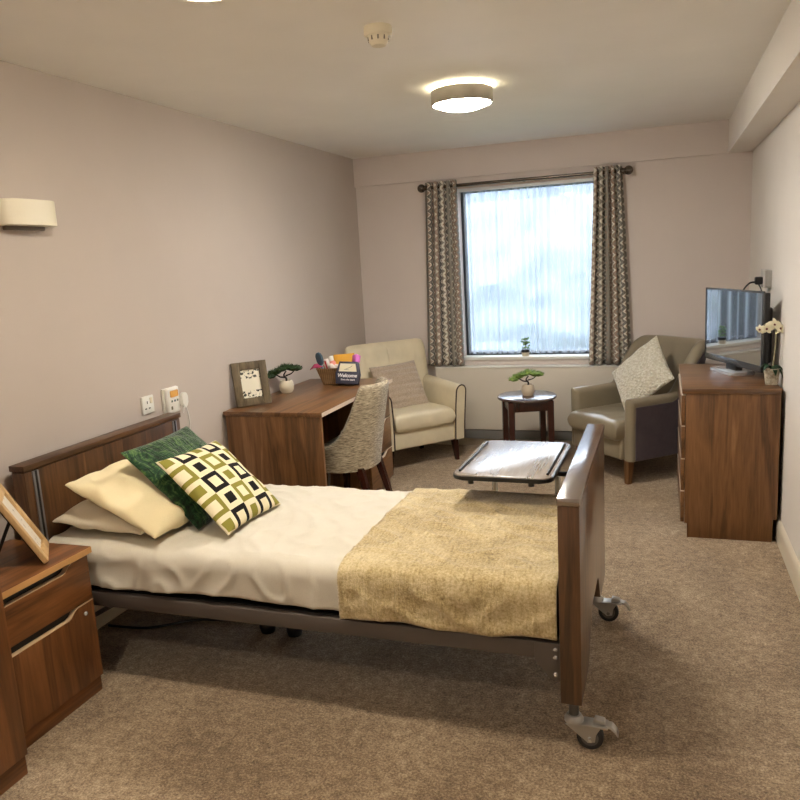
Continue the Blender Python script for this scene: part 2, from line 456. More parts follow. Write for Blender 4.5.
# ------------------------------------------------------------------ ceiling fittings
def ceiling_light(x, y, label, glow):
    t = thing('ceiling_light', label, 'light', (x, y, H), 0, 'round flush ceiling lights')
    mesh_obj('housing', lathe(B(), [(.155, -.085), (.155, -.018), (.148, -.014), (.14, -.018), (.14, -.082), (.15, -.087), (.155, -.085)], seg=48, cap0=False, cap1=False), M_satin, t)
    mesh_obj('diffuser', lathe(B(), [(.0005, -.116), (.04, -.1145), (.08, -.108), (.11, -.099), (.13, -.089), (.138, -.08), (.138, -.06)], seg=48, cap1=True), glow, t)
    mesh_obj('upper_ring', lathe(B(), [(.125, -.016), (.147, -.016), (.147, -.004), (.125, -.004)], seg=48), M_lamp_gap, t)
    return t
ceiling_light(1.452, 3.66, 'lit round ceiling light with grey metal rim, nearest the window', M_lamp[0])
ceiling_light(1.25, 1.64, 'lit round ceiling light cut off at the top edge of the picture', M_lamp[1])
ceiling_light(1.3, -.1, 'lit round ceiling light behind the viewer near the entrance', M_lamp[2])
t = thing('smoke_detector', 'small white smoke detector on the ceiling above the bed', 'smoke detector', (1.425, 2.53, H))
mesh_obj('base', lathe(B(), [(.05, 0), (.052, -.006), (.052, -.028), (.046, -.033), (.02, -.033)], seg=36), M_cream_pl, t)
hd = mesh_obj('sensor_head', lathe(B(), [(.02, -.033), (.04, -.033), (.038, -.048), (.03, -.062), (.026, -.066), (.001, -.066)], seg=36), M_cream_pl, t)
bm = B()
for k in range(10):
    a = 2*PI*k/10; cylx(bm, (.0375*math.cos(a), .0375*math.sin(a), -.043), 'z', .0035, .014, 6)
mesh_obj('vent_slot', bm, plain('vent shade', (120, 112, 98), .7), hd)
mesh_obj('indicator_tab', box(B(), .03, .05, -.006, .004, -.045, -.036, .002), M_white, t)

# wall light
t = thing('wall_light', 'white half rounded box wall light on the left wall above the bedhead', 'wall light', (0, 2.18, 1.825))
pl = []
for i in range(25):
    a = PI*i/24; c, s_ = math.cos(a), math.sin(a)
    pl.append((.085*abs(s_)**.55, .137*math.copysign(abs(c)**.6, c)))
bm = B(); prism(bm, [(x+.001, y) for x, y in pl], 'z', -.05, .048, .003)
mesh_obj('shade', bm, plain('ivory shade', (232, 224, 200), .4), t)
mesh_obj('under_shadow', box(B(), 0.0, .02, -.1, .1, -.066, -.05, .003), plain('shade grey', (120, 110, 98), .5), t)  # grey strip painted in for the shadow below the wall light

# sockets
def socket(name, label, loc, rz, w=.088, h=.088, sw=True):
    t = thing(name, label, 'socket', loc, rz)       # local +x out of the wall
    mesh_obj('face_plate', box(B(), 0, .012, -w/2, w/2, -h/2, h/2, .004, 3), M_white, t)
    if sw: mesh_obj('rocker', box(B(), .010, .0165, .012, .03, .004, .034, .003), M_cream_pl, t)
    bm = B()
    pass
    bm.free()
    for yy, zz, hy, hz in ((-.008, .012, .003, .007), (-.022, -.018, .006, .003), (.006, -.018, .006, .003)): mesh_obj('pin_hole', box(B(), .0115, .0125, yy-hy, yy+hy, zz-hz, zz+hz), M_dark, t)
    return t
socket('wall_socket', 'white switched wall socket above the middle of the bedhead', (0, 2.805, .926), 0)
t = thing('nurse_call_unit', 'white nurse call unit with orange panel beside the socket over the bedhead', 'call unit', (0, 2.985, .915))
mesh_obj('back_box', box(B(), 0, .012, -.06, .065, -.062, .065, .004), M_white, t)
mesh_obj('housing', box(B(), .012, .036, -.052, .045, -.066, .068, .008, 3), M_white, t)
mesh_obj('orange_panel', box(B(), .034, .038, -.034, .03, .018, .052, .006, 3), plain('orange button', (228, 172, 88), .4), t)
for k, yy in enumerate((-.022, .002, .024)): mesh_obj('button', box(B(), .034, .0385, yy-.006, yy+.006, -.008, .003, .002), plain('button %d' % k, ((96, 120, 104), (80, 100, 120), (110, 120, 110))[k], .4), t)
mesh_obj('speaker_holes', box(B(), .034, .0375, -.034, -.02, -.046, -.028, .002), plain('olive slots', (110, 104, 80), .5), t)
t = thing('call_lead', 'white call lead plugged in beside the orange panelled call unit', 'lead', (0, 3.05, .905))
bm = B(); prism(bm, rrect(-.024, .024, -.04, .04, .022), 'x', .037, .056, .005)
mesh_obj('plug', bm, M_white, t)
bm = B(); tube(bm, smooth_path([(.05, .005, -.035), (.052, .02, -.1), (.04, .028, -.22), (.03, .03, -.42), (.02, .03, -.7), (.03, .03, -.9)]), .0035); mesh_obj('wire', bm, M_white, t)
bm = B(); tube(bm, smooth_path([(.056, -.012, -.03), (.075, -.04, -.022), (.07, -.05, -.05), (.06, -.035, -.06)]), .003); mesh_obj('loop', bm, M_white, t)

# ------------------------------------------------------------------ bed
BY0, BY1 = 1.905, 2.905
XF0, XF1 = 2.1228, 2.1878
bed = thing('profiling_bed', 'wood ended care bed on castors, dressed in white and gold', 'bed', (1.15, 2.4, 0))
bx, by = 1.15, 2.4
def L(pts): return pts
def bpart(name, bm, mat, parent=bed):
    if parent is bed: bmesh.ops.translate(bm, verts=bm.verts[:], vec=(-bx, -by, 0))
    else: bmesh.ops.translate(bm, verts=bm.verts[:], vec=(-bx, -by, 0))
    return mesh_obj(name, bm, mat, parent)
zt, zb = .844, .1765
out = [(BY0, zb), (BY0+.22, zb), (BY0+.27, .20), (BY0+.33, .30), (BY0+.37, .33), (BY1-.37, .33), (BY1-.33, .30), (BY1-.27, .20), (BY1-.22, zb), (BY1, zb), (BY1, zt-.026), (BY0, zt-.026)]
M_bedz = WD('bed', 'z', .7); M_topf = top_wood('bed', 'y', .2, 5.0)
fb = bpart('footboard', prism(B(), out, 'x', XF0, XF1, .003), M_bedz)
bpart('top_cap', box(B(), XF0-.002, XF1+.002, BY0-.002, BY1+.002, zt-.024, zt, .003), M_topf, fb)
HX0, HX1, HZ = .047, .111, .8655
hb = bpart('headboard', box(B(), HX0, HX1, BY0, BY1, .2, HZ-.026, .003), WD('bed', 'z'))
bpart('top_cap', box(B(), HX0-.004, HX1+.006, BY0-.006, BY1+.006, HZ-.024, HZ, .003), WD('bed', 'y'), hb)
for y0 in (BY0+.035, BY1-.065):
    c = bpart('metal_channel', box(B(), HX1-.001, HX1+.006, y0, y0+.03, .3, HZ-.03, .001), M_alu, hb)
    bpart('groove', box(B(), HX1+.0055, HX1+.0068, y0+.01, y0+.02, .3, HZ-.03), M_dark, hb)
for ys, nm in ((1.93, 'n'), (2.845, 'f')):
    r = bpart('side_rail', box(B(), HX1, XF0, ys, ys+.03, .308, .364, .004), M_bedmetal)
    yo = ys-.004 if nm == 'n' else ys+.03
    bk = bpart('rail_bracket', prism(B(), [(2.042, .3645), (2.121, .3645), (2.121, .24), (2.092, .24), (2.042, .300)], 'y', yo, yo+.004, .001), M_bedmetal, r)
    for zz in (.345, .318, .262):
        cc = B(); lathe(cc, [(.007, 0), (.007, .003), (.004, .006), (.001, .0065)], seg=12)
        bmesh.ops.rotate(cc, verts=cc.verts[:], cent=(0, 0, 0), matrix=Matrix.Rotation(PI/2 if nm == 'n' else -PI/2, 3, 'X'))
        bmesh.ops.translate(cc, verts=cc.verts[:], vec=(2.107, yo if nm == 'n' else yo+.004, zz))
        bpart('bolt', cc, M_chrome, bed)
for xx in (.25, .8, 1.4, 1.95): bpart('cross_member', box(B(), xx-.025, xx+.025, 1.96, 2.845, .315, .355, .003), M_bedmetal)
bpart('mattress_platform', box(B(), .12, 2.11, 1.962, 2.843, .356, .366), M_dark)
bm = B(); prism(bm, [(.2, .2), (.235, .2), (.45, .318), (.41, .318)], 'y', 1.985, 2.015, .002); bpart('leg_brace', bm, M_alu)
bm = B(); prism(bm, [(.2, .2), (.235, .2), (.45, .318), (.41, .318)], 'y', 2.785, 2.815, .002); bpart('leg_brace', bm, M_alu)
bpart('motor_box', box(B(), .85, 1.35, 2.3, 2.42, .19, .31, .01), M_black)
bm = B(); tube(bm, [(.14, 2.36, .24), (.85, 2.36, .25)], .018); bpart('actuator', bm, M_bedmetal)
bm = B(); tube(bm, [(1.35, 2.36, .25), (2.12, 2.36, .24)], .018); bpart('actuator', bm, M_bedmetal)
def castor(x, y, dirx):
    c = B(); lathe(c, [(.016, .09), (.016, .2)], (x, y, 0), 18); bpart('castor_post', c, plain('dark steel post', (104, 102, 98), .35, .6))
    c = B(); lathe(c, [(.01, .112), (.022, .11), (.03, .098), (.03, .088), (.012, .084)], (x, y, 0), 24)
    e = x+dirx*.105; ax = x+dirx*.05
    box(c, min(x-dirx*.02, e), max(x-dirx*.02, e), y-.024, y+.024, .082, .09, .002)
    for s in (-1, 1):
        yy = y+s*.022
        prism(c, [(x-dirx*.025, .086), (x+dirx*.085, .086), (x+dirx*.07, .06), (ax+dirx*.016, .034), (ax-dirx*.006, .03)], 'y', yy-.0015, yy+.0015)
    fk = bpart('castor_fork', c, M_steel)
    w = B(); rings(w, [[(ax+r*math.cos(2*PI*k/28), yy, .042+r*math.sin(2*PI*k/28)) for k in range(28)] for r, yy in ((.034, y-.016), (.041, y-.013), (.042, y-.006), (.042, y+.006), (.041, y+.013), (.034, y+.016))])
    wh = bpart('wheel', w, M_rubber, fk)
    h = B(); cylx(h, (ax, y, .042), 'y', .027, .034); bpart('wheel_hub', h, M_hub, fk)
    a = B(); cylx(a, (ax, y, .042), 'y', .007, .056, 12); bpart('axle', a, M_chrome, fk)
    b = B(); prism(b, [(x+dirx*.06, .09), (x+dirx*.065, .108), (x+dirx*.095, .104), (x+dirx*.1, .094)], 'y', y-.014, y+.014, .002)
    prism(b, [(x+dirx*.1, .092), (x+dirx*.118, .09), (x+dirx*.132, .074), (x+dirx*.138, .058), (x+dirx*.133, .058), (x+dirx*.126, .072), (x+dirx*.114, .083), (x+dirx*.1, .084)], 'y', y-.016, y+.016, .001)
    bpart('brake_pedal', b, M_steel, fk)
castor(2.156, 1.965, 1); castor(2.156, 2.845, 1); castor(.079, 1.965, 1); castor(.079, 2.845, 1)
for xx in (.80, .93):
    c = B(); lathe(c, [(.001, .07), (.022, .066), (.034, .05), (.036, .03), (.03, .004), (.01, 0)], (xx, 2.42, 0), 24); bpart('foot_pad', c, M_black)
    c = B(); lathe(c, [(.012, .06), (.012, .2)], (xx, 2.42, 0), 12); bpart('pad_post', c, M_steel)

mt = mesh_obj('mattress', box(B(), .135, 2.105, 1.962, 2.812, .369, .520, .04, 4), plain('grey mattress cover', (60, 58, 58), .7))
tag(mt, 'mattress on the bed frame, only its dark edge showing below the sheet', 'mattress')

# bed linen: shell draped over the mattress. s runs round the section, x along the bed
MY0, MY1, MTOP = 1.94, 2.825, .541
def drape(x, s, off, hem_n, hem_f):
    """section point for s in 0..1: near hem, up, over the top, down to the far hem"""
    r = .05; zt_ = MTOP+off
    y0, y1 = MY0-off, MY1+off
    segs = [zt_-r-hem_n, r*PI/2, (y1-y0)-2*r, r*PI/2, zt_-r-hem_f]
    tot = sum(segs); d = s*tot
    if d < segs[0]: return y0, hem_n+d, -1
    d -= segs[0]
    if d < segs[1]: a = d/r; return y0+r-r*math.cos(a), zt_-r+r*math.sin(a), 0
    d -= segs[1]
    if d < segs[2]: return y0+r+d, zt_, 1
    d -= segs[2]
    if d < segs[3]: a = d/r; return y1-r+r*math.sin(a), zt_-r+r*math.cos(a), 2
    d -= segs[3]
    return y1, zt_-r-d, 3
def cloth(x0f, x1, off, hem, wr, nx, ns, fr, close_head, seed, th):
    bm = B(); rows = []
    for i in range(nx+1):
        row = []
        for k in range(ns+1):
            s = k/ns; t_ = i/nx
            y, z, reg = drape(0, s, off, 0.4, .4)
            xa = x0f(y); x = xa+(x1-xa)*t_
            y, z, reg = drape(x, s, off, hem(x), .40)
            q = Vector((x*fr+seed, y*fr, z*fr))
            n1 = noise.noise(q)+.6*noise.noise(q*2.1+Vector((3, 1, 2)))
            ridge = (1-abs(noise.noise(Vector((x*8+y*7+seed, y*5-x*3, z*9)))))**6
            k_ = wr*((n1*.6 if off < .01 else .7+n1*.6)+ridge*1.3)*(1 if off > .01 or x < 1.36 else max(.15, 1-(x-1.36)*8))
            crown = .012*math.sin(PI*min(1, max(0, (y-MY0)/(MY1-MY0))))
            if reg == 1: z += k_*.8+crown
            elif reg in (-1, 3):
                sgn = -1 if reg == -1 else 1
                y += sgn*(k_+.004*math.sin(x*31+seed)*max(0, (.5-z)/.12))
            else: z += k_*.4+crown*.3; y += (-k_*.6 if reg == 0 else k_*.6)
            row.append(Vector((x, y, z)))
        rows.append(row)
    R = [[bm.verts.new(p) for p in r] for r in rows]
    for a, b in zip(R, R[1:]):
        for k in range(ns): bm.faces.new((a[k], a[k+1], b[k+1], b[k]))
    if close_head:
        low = [bm.verts.new((p.x, min(max(p.y, MY0+.02), MY1-.02), .40)) for p in rows[0]]
        for k in range(ns):
            if (low[k].co-low[k+1].co).length > 1e-5 and (R[0][k].co-low[k].co).length > .002: bm.faces.new((R[0][k], R[0][k+1], low[k+1], low[k]))
    bmesh.ops.remove_doubles(bm, verts=bm.verts[:], dist=1e-5)
    return bm
def solid(o, th, off=1):
    m = o.modifiers.new('thickness', 'SOLIDIFY'); m.thickness = th; m.offset = off; return o
def sheet_hem(x): return .386+.012*math.sin((x-.2)*1.9)+.004*math.sin(x*9)
sh = mesh_obj('bed_sheet', cloth(lambda y: .125, 2.09, .004, sheet_hem, .0085, 200, 110, 6, True, 0, .004), M_sheet, sharp=0)
solid(sh, .003, 0); tag(sh, 'white cotton sheet tucked smooth over the bed mattress', 'sheet')
def thx(y): return 1.385+.005*(y-1.94)
def throw_hem(x): return .378+.006*math.sin(x*13)
th_ = mesh_obj('bed_throw', cloth(thx, 2.114, .015, throw_hem, .007, 100, 110, 7, False, 5, .008), M_throw, sharp=0)
solid(th_, .006, 0); tag(th_, 'gold chenille throw across the foot end of the white bed', 'throw')

def soft(name, bm, mat, label, cat, loc, u, v, group=None):
    o = mesh_obj(name, bm, mat, sharp=0); place(o, loc, u, v); return tag(o, label, cat, group)
soft('pillow', pad(.66, .42, .13, pinch=.03, n=2.6, p=.36, wr=.018, seed=3, flat=.45), M_pillow2, 'lower ivory pillow flat on the sheet against the bedhead', 'pillow', (.345, 2.31, .605), (0, 1, 0), (-1, 0, .06), 'bed pillows')
soft('pillow', pad(.68, .45, .14, pinch=.03, n=2.6, p=.36, wr=.022, seed=9, flat=.45), M_pillow, 'upper cream pillow lying tilted on the ivory one', 'pillow', (.45, 2.308, .682), (.06, .993, .0), (-.905, .05, .40), 'bed pillows')
soft('cushion', pad(.46, .44, .12, pinch=.055, wr=.012, seed=5, flat=.5), M_green, 'dark green velvet cushion propped behind the patterned cushion', 'cushion', (.545, 2.352, .722), (-.02, 1, .01), (-.72, .15, .69), 'cushions on the bed')
soft('cushion', pad(.405, .405, .12, pinch=.06, wr=.006, seed=7, flat=.5), M_geo, 'cream cushion printed with black and olive squares', 'cushion', (.728, 2.285, .706), (.02, 1, -.03), (-.74, .12, .66), 'cushions on the bed')

bm = B(); tube(bm, smooth_path([(.03, 2.6, .006), (.2, 2.5, .008), (.34, 2.47, .02), (.45, 2.52, .05), (.55, 2.5, .02), (.63, 2.48, .012), (.74, 2.5, .03), (.82, 2.53, .008)]), .007)
tube(bm, smooth_path([(.05, 2.3, .006), (.25, 2.32, .007), (.42, 2.43, .008), (.6, 2.47, .01), (.66, 2.5, .02)]), .006)
tag(mesh_obj('power_cable', bm, M_black), 'black cable lying loose on the carpet under the bed', 'cable')

# ------------------------------------------------------------------ notched wood fronts
def notch_poly(a0, a1, z0, z1, raised, drop, slope):
    """front seen flat: full height near a1 for `raised`, then sloping down by drop"""
    s = 1 if a1 > a0 else -1
    b = a1-s*raised
    return [(a0, z0), (a1, z0), (a1, z1), (b, z1), (b-s*slope*.35, z1-drop*.3), (b-s*slope*.7, z1-drop*.85), (b-s*slope, z1-drop), (a0, z1-drop)]
def notched(parent, name, a0, a1, z0, z1, x0, x1, mat, lipmat, raised=.08, drop=.028, slope=.05):
    p = notch_poly(a0, a1, z0, z1, raised, drop, slope)
    f = mesh_obj(name, prism(B(), p, 'x', x0, x1, .0015), mat, parent)
    e = p[2:]; xo = x1 if abs(x1) > abs(x0) else x0
    bm = B(); e2 = [(y, z+.003) for y, z in e]
    prism(bm, e+e2[::-1], 'x', x0-.0008, x1+.0008)
    mesh_obj('lipping', bm, lipmat, f)
    return f

# bedside cabinet
t = thing('bedside_cabinet', 'warm brown bedside cabinet with one drawer and a locked door', 'bedside cabinet', (.03, 1.66, 0))
WZ, WY, WXx = WD('warm', 'z'), WD('warm', 'y'), WD('warm', 'x')
mesh_obj('carcass', box(B(), 0, .348, -.212, .205, .062, .553, .002), WZ, t)
mesh_obj('top', box(B(), -.005, .382, -.22, .212, .555, .58, .003), WY, t)
mesh_obj('front_edge', box(B(), .3815, .3835, -.22, .212, .556, .5785), plain('light edge band', (196, 148, 92), .35), t)
mesh_obj('recess', box(B(), .3475, .3495, -.208, .202, .07, .55), M_dark, t)
notched(t, 'drawer', -.21, .203, .378, .548, .35, .368, WY, M_lip)
d = notched(t, 'door', -.21, .203, .066, .372, .35, .368, WZ, M_lip)
bm = B(); lathe(bm, [(.009, 0), (.009, .003), (.006, .006), (.001, .007)], seg=14); bmesh.ops.rotate(bm, verts=bm.verts[:], cent=(0, 0, 0), matrix=Matrix.Rotation(PI/2, 3, 'Y')); bmesh.ops.translate(bm, verts=bm.verts[:], vec=(.368, .158, .335))
mesh_obj('lock', bm, M_chrome, d)
mesh_obj('plinth', box(B(), 0, .355, -.21, .203, 0, .06, .002), WY, t)
# frame on the bedside cabinet
t = thing('photo_frame', 'pale wood photo frame standing angled on the bedside cabinet', 'photo frame', (.302, 1.762, .582))
def frame(t, w, h, lean, border, depth, mat, art, strut, lip=None):
    """local: x along the bottom edge, faces -y, leans to +y"""
    rot = Matrix.Rotation(-lean, 3, 'X')
    def R_(bm): bmesh.ops.rotate(bm, verts=bm.verts[:], cent=(0, 0, 0), matrix=rot); return bm
    bm = B()
    for a in ((-w/2, -w/2+border, 0, h), (w/2-border, w/2, 0, h), (-w/2+border, w/2-border, 0, border), (-w/2+border, w/2-border, h-border, h)):
        box(bm, a[0], a[1], -depth, 0, a[2], a[3], .003)
    f = mesh_obj('frame', R_(bm), mat, t)
    bm = B(); box(bm, -w/2+border*.9, w/2-border*.9, -depth*.45, -depth*.2, border*.9, h-border*.9); p = mesh_obj('print', R_(bm), art, t)
    bm = B(); box(bm, -w/2+.006, w/2-.006, -.001, .004, .006, h-.006); mesh_obj('backing', R_(bm), M_dark, t)
    a = Vector((0, h*.62*math.sin(lean), h*.62*math.cos(lean)))
    bm = B(); fy_ = a.y+strut; prism(bm, [(a.y, a.z), (a.y+.012, a.z), (fy_+.012, 0.002), (fy_, 0.002)], 'x', -.022, .022, .001); mesh_obj('easel_strut', bm, M_black, t)
    return f
def art_floral():
    tt = NT('floral card print'); v = tt.coord('Object')
    n = tt.noise(v, 60, 2, .4, .4)
    sp = tt.new('ShaderNodeSeparateXYZ'); c = tt.new('ShaderNodeTexCoord'); tt.link(c.outputs['Object'], sp.inputs[0])
    z = tt.math('ABSOLUTE', tt.math('SUBTRACT', sp.outputs['Z'], .125))
    m = tt.math('MULTIPLY', tt.math('GREATER_THAN', n, .56), tt.math('GREATER_THAN', z, .035))
    tt.col(tt.mix(m, lin(232, 226, 206), lin(60, 62, 52))); tt.set(Roughness=.4); return tt.m
def art_plain():
    tt = NT('pale sketch print'); v = tt.coord('Object')
    n = tt.noise(v, 40, 3, .5, .5)
    tt.col(tt.ramp(n, [(.30, lin(120, 104, 84)), (.38, lin(226, 218, 202)), (1, lin(236, 230, 218))])); tt.set(Roughness=.4); return tt.m
t.rotation_euler = (0, 0, math.atan2(.153, -.142))
frame(t, .21, .29, math.radians(27), .035, .018, WD('pale', 'z'), art_plain(), .075)

# wardrobe at the picture's left edge
t = thing('wardrobe', 'warm brown wardrobe side and plinth at the left edge of the picture', 'wardrobe', (.02, .93, 0))
mesh_obj('carcass', box(B(), 0, .465, -.45, .45, .07, 1.95, .002), WZ, t)
mesh_obj('door', box(B(), .467, .487, -.45, -.002, .075, 1.94, .002), WZ, t)
mesh_obj('door', box(B(), .467, .487, .002, .455, .075, 1.94, .002), WZ, t)
mesh_obj('plinth', box(B(), 0, .471, -.45, .458, 0, .068, .002), WY, t)

# ------------------------------------------------------------------ desk
KX, KY0, KY1, KZ = .6393, 3.4545, 4.63, .755
t = thing('desk', 'walnut desk against the left wall with a drawer pedestal', 'desk', (0, 3.45, 0))
wz, wy, wx = WD('walnut', 'z'), WD('walnut', 'y'), WD('walnut', 'x')
mesh_obj('desktop', box(B(), .012, KX, KY0-3.45, KY1-3.45, KZ-.025, KZ, .002), top_wood('walnut', 'y', .3, 1.6), t)
mesh_obj('front_edge', box(B(), KX-.0005, KX+.0015, KY0-3.449, KY1-3.451, KZ-.024, KZ-.001), M_lipw, t)
mesh_obj('side_panel', box(B(), .022, KX-.012, .012, .034, 0, KZ-.026, .001), wz, t)
mesh_obj('back_panel', box(B(), .03, .048, .036, 1.165, .25, KZ-.026, .001), wy, t)
ped = mesh_obj('pedestal', box(B(), .05, KX-.045, .745, 1.165, .05, KZ-.027, .001), wz, t)
mesh_obj('recess', box(B(), KX-.0455, KX-.043, .751, 1.16, .055, KZ-.03), M_dark, ped)
for z0, z1 in ((.062, .272), (.276, .492), (.496, .722)):
    notched(t, 'drawer', .748, 1.163, z0, z1-.002, KX-.043, KX-.025, wy, M_lipw, .09, .032, .06)
mesh_obj('plinth', box(B(), .06, KX-.05, .75, 1.16, 0, .049, .001), wz, t)

t = thing('photo_frame', 'rustic brown photo frame with a floral card on the desk corner', 'photo frame', (.108, 3.645, KZ+.002))
t.rotation_euler = (0, 0, math.atan2(.158, .136))
frame(t, .215, .262, math.radians(11), .047, .02, WD('rustic', 'z'), art_floral(), .035)

def bonsai(loc, label, potm, leafm, flip, s=1.0, rz=0):
    t = thing('bonsai', label, 'potted plant', loc, rz, 'small artificial bonsai trees'); t.scale = (s, s, s)
    mesh_obj('pot', lathe(B(), [(.001, 0), (.034, 0), (.045, .018), (.0485, .04), (.045, .066), (.038, .08), (.034, .08), (.036, .068), (.001, .066)], seg=32), potm, t)
    bm = B()
    tube(bm, smooth_path([(0, 0, .06), (.004*flip, .004, .09), (-.012*flip, 0, .115), (.006*flip, .002, .14)]), .008, 8, .004)
    tube(bm, smooth_path([(-.004*flip, 0, .1), (-.035*flip, .006, .105), (-.06*flip, 0, .12), (-.09*flip, .004, .112)]), .006, 8, .003)
    tube(bm, smooth_path([(0, 0, .11), (.035*flip, -.004, .12), (.06*flip, 0, .138)]), .005, 8, .003)
    mesh_obj('trunk', bm, M_bark, t)
    for k, (x, y, z, r) in enumerate(((-.10, 0, .118, .036), (-.066, .01, .138, .04), (-.03, -.012, .156, .04), (.012, .008, .166, .042), (.052, -.006, .156, .042), (.082, .006, .146, .032))):
        bm = B(); rnd = random.Random(k)
        blob(bm, (x*flip, y, z), (r, r*.9, r*.42), 2, .3, 14, k)
        for q in range(70):
            a = rnd.random()*2*PI; e = rnd.uniform(-.4, 1.3); d = Vector((math.cos(a)*math.cos(e), math.sin(a)*math.cos(e), math.sin(e)))
            p = Vector((x*flip+d.x*r*.8, y+d.y*r*.75, z+d.z*r*.34)); tip = p+Vector((d.x, d.y, abs(d.z)*.7+.3))*.017
            sd = d.orthogonal().normalized()*.0035
            bm.faces.new([bm.verts.new(c) for c in (p-sd, p+sd, tip)])
        f = mesh_obj('foliage', bm, leafm, t)
    return t
bonsai((.105, 4.08, KZ), 'dark bonsai in a round cream pot on the desk', M_pot, M_leafdark, 1, 1.0, .75)

# welcome basket
bt = thing('wicker_basket', 'small wicker basket of toiletries on the desk', 'basket', (.31, 4.46, KZ), .16)
def wicker():
    tt = NT('woven straw'); v = tt.coord('Object')
    a = tt.new('ShaderNodeTexWave', bands_direction='Z'); a.inputs['Scale'].default_value = 36; a.inputs['Distortion'].default_value = .5
    b_ = tt.new('ShaderNodeTexWave', bands_direction='X'); b_.inputs['Scale'].default_value = 22
    tt.link(v, a.inputs['Vector']); tt.link(v, b_.inputs['Vector'])
    f = tt.math('MULTIPLY', a.outputs['Fac'], tt.math('ADD', tt.math('MULTIPLY', b_.outputs['Fac'], .5), .5))
    tt.col(tt.ramp(f, [(.1, lin(112, 80, 44)), (.8, lin(196, 158, 106))])); tt.set(Roughness=.7); tt.bump(f, .8, .006); return tt.m
bm = B()
def rr3(hx, hy, z, r): return [(x, y, z) for x, y in rrect(-hx, hx, -hy, hy, r, 5)]
rings(bm, [rr3(.098, .068, 0, .02), rr3(.105, .074, .02, .022), rr3(.135, .092, .105, .026), rr3(.139, .096, .11, .028), rr3(.135, .092, .114, .026), rr3(.128, .086, .108, .024), rr3(.096, .066, .012, .02)])
M_wick = wicker()
mesh_obj('basket_body', bm, M_wick, bt)
def inb(x, y, z):
    c, s = math.cos(.16), math.sin(.16); return (.31+c*x-s*y, 4.46+s*x+c*y, KZ+z)
t = thing('hairbrush', 'blue grey paddle hairbrush leaning at the left of the basket', 'hairbrush'); place(t, inb(-.09, -.01, .022), (.95, -.3, .1), (-.46, -.05, .88))
bm = B(); prism(bm, rrect(-.026, .026, .11, .2, .024), 'z', -.008, .008, .005); mesh_obj('brush_head', bm, plain('slate bristle pad', (64, 88, 104), .6), t)
bm = B(); prism(bm, rrect(-.011, .011, 0, .12, .009), 'z', -.006, .006, .003); mesh_obj('handle', bm, plain('pale blue handle', (150, 178, 196), .4), t)
t = thing('toothpaste_tube', 'white toothpaste tube with a red stripe beside the hairbrush', 'toothpaste'); place(t, inb(-.04, -.03, .025), (.95, -.2, .25), (-.3, 0, .95))
bm = B(); box(bm, -.018, .018, 0, .15, -.013, .013, .005); mesh_obj('tube', bm, plain('white tube', (232, 222, 216), .4), t)
bm = B(); box(bm, -.007, .007, .05, .14, -.0138, .0138, .002); mesh_obj('stripe', bm, plain('red stripe', (188, 60, 62), .4), t)
t = thing('lotion_bottle', 'pink lotion bottle with a white cap in the basket', 'bottle', (0, 0, 0)); place(t, inb(-.02, .012, .03), (1, 0, .1), (0, 1, 0))
t.matrix_world = Matrix.Translation(inb(-.012, -.004, .03)) @ Matrix.Rotation(-.22, 4, 'Y')
mesh_obj('bottle_body', lathe(B(), [(.001, 0), (.02, 0), (.022, .01), (.022, .115), (.012, .13)], seg=24), plain('pink plastic', (232, 152, 140), .35), t)
mesh_obj('cap', lathe(B(), [(.014, .125), (.015, .128), (.014, .158), (.001, .16)], seg=20), M_white, t)
o = soft('yellow_pouch', pad(.15, .16, .03, pinch=.02, p=.5, wr=.004, seed=2), plain('yellow pouch', (226, 170, 60), .5), 'yellow pouch standing at the back of the basket', 'pouch', inb(.035, .046, .113), (.97, .15, .05), (-.1, .2, .97))
for k, (x, y, c) in enumerate(((-.02, -.05, 0), (.0, -.035, 1), (-.035, -.045, 2))):
    tag(mesh_obj('cotton_ball', blob(B(), inb(x, y, .112+.006*k), (.02, .02, .017), 2, .15, 6, k), plain('white cotton %d' % k, (240, 226, 220), .9)), 'white cotton ball heaped at the front of the basket', 'cotton ball', 'cotton balls in the basket')
def tissue(name, label, pts, c):
    bm = B(); cx, cz = 0, 0
    n = len(pts); P0 = [Vector(p) for p in pts]
    v = [bm.verts.new(inb(*p)) for p in P0]; ctr = bm.verts.new(inb(*(sum(P0, Vector())/n+Vector((0, -.012, 0)))))
    for i in range(n): bm.faces.new((v[i], v[(i+1) % n], ctr))
    o = mesh_obj(name, bm, plain(label[:10]+' paper', c, .7), sharp=20); solid(o, .0012); tag(o, label, 'tissue paper', 'tissue paper lining the basket'); return o
tissue('tissue_paper', 'dark pink tissue paper hanging over the left rim of the basket', [(-.16, -.05, .112), (-.185, -.06, .102), (-.165, -.01, .135), (-.12, .01, .14), (-.09, -.03, .122), (-.125, -.07, .118)], (190, 66, 110))
tissue('tissue_paper', 'bright pink tissue paper standing up at the right of the basket', [(.1, .0, .12), (.105, .01, .185), (.135, 0, .195), (.165, .0, .18), (.16, -.02, .14), (.135, -.03, .11)], (224, 122, 206))
t = thing('welcome_box', 'navy box reading Welcome in white, leaning against the basket', 'gift box')
place(t, inb(.092, -.130, .008), (.98, .12, -.05), (.0, .30, .95))
M_navy = plain('navy card', (54, 54, 72), .5)
bm = B()
prism(bm, [(-.075, 0), (.075, 0), (.085, .065), (.066, .15), (-.058, .15), (-.08, .07)], 'z', -.02, .03, .002)
mesh_obj('carton', bm, M_navy, t)
bm = B(); prism(bm, [(-.058, .082), (.066, .082), (.054, .135), (-.05, .135)], 'z', .029, .0315); mesh_obj('cream_panel', bm, plain('cream card', (226, 216, 188), .5), t)
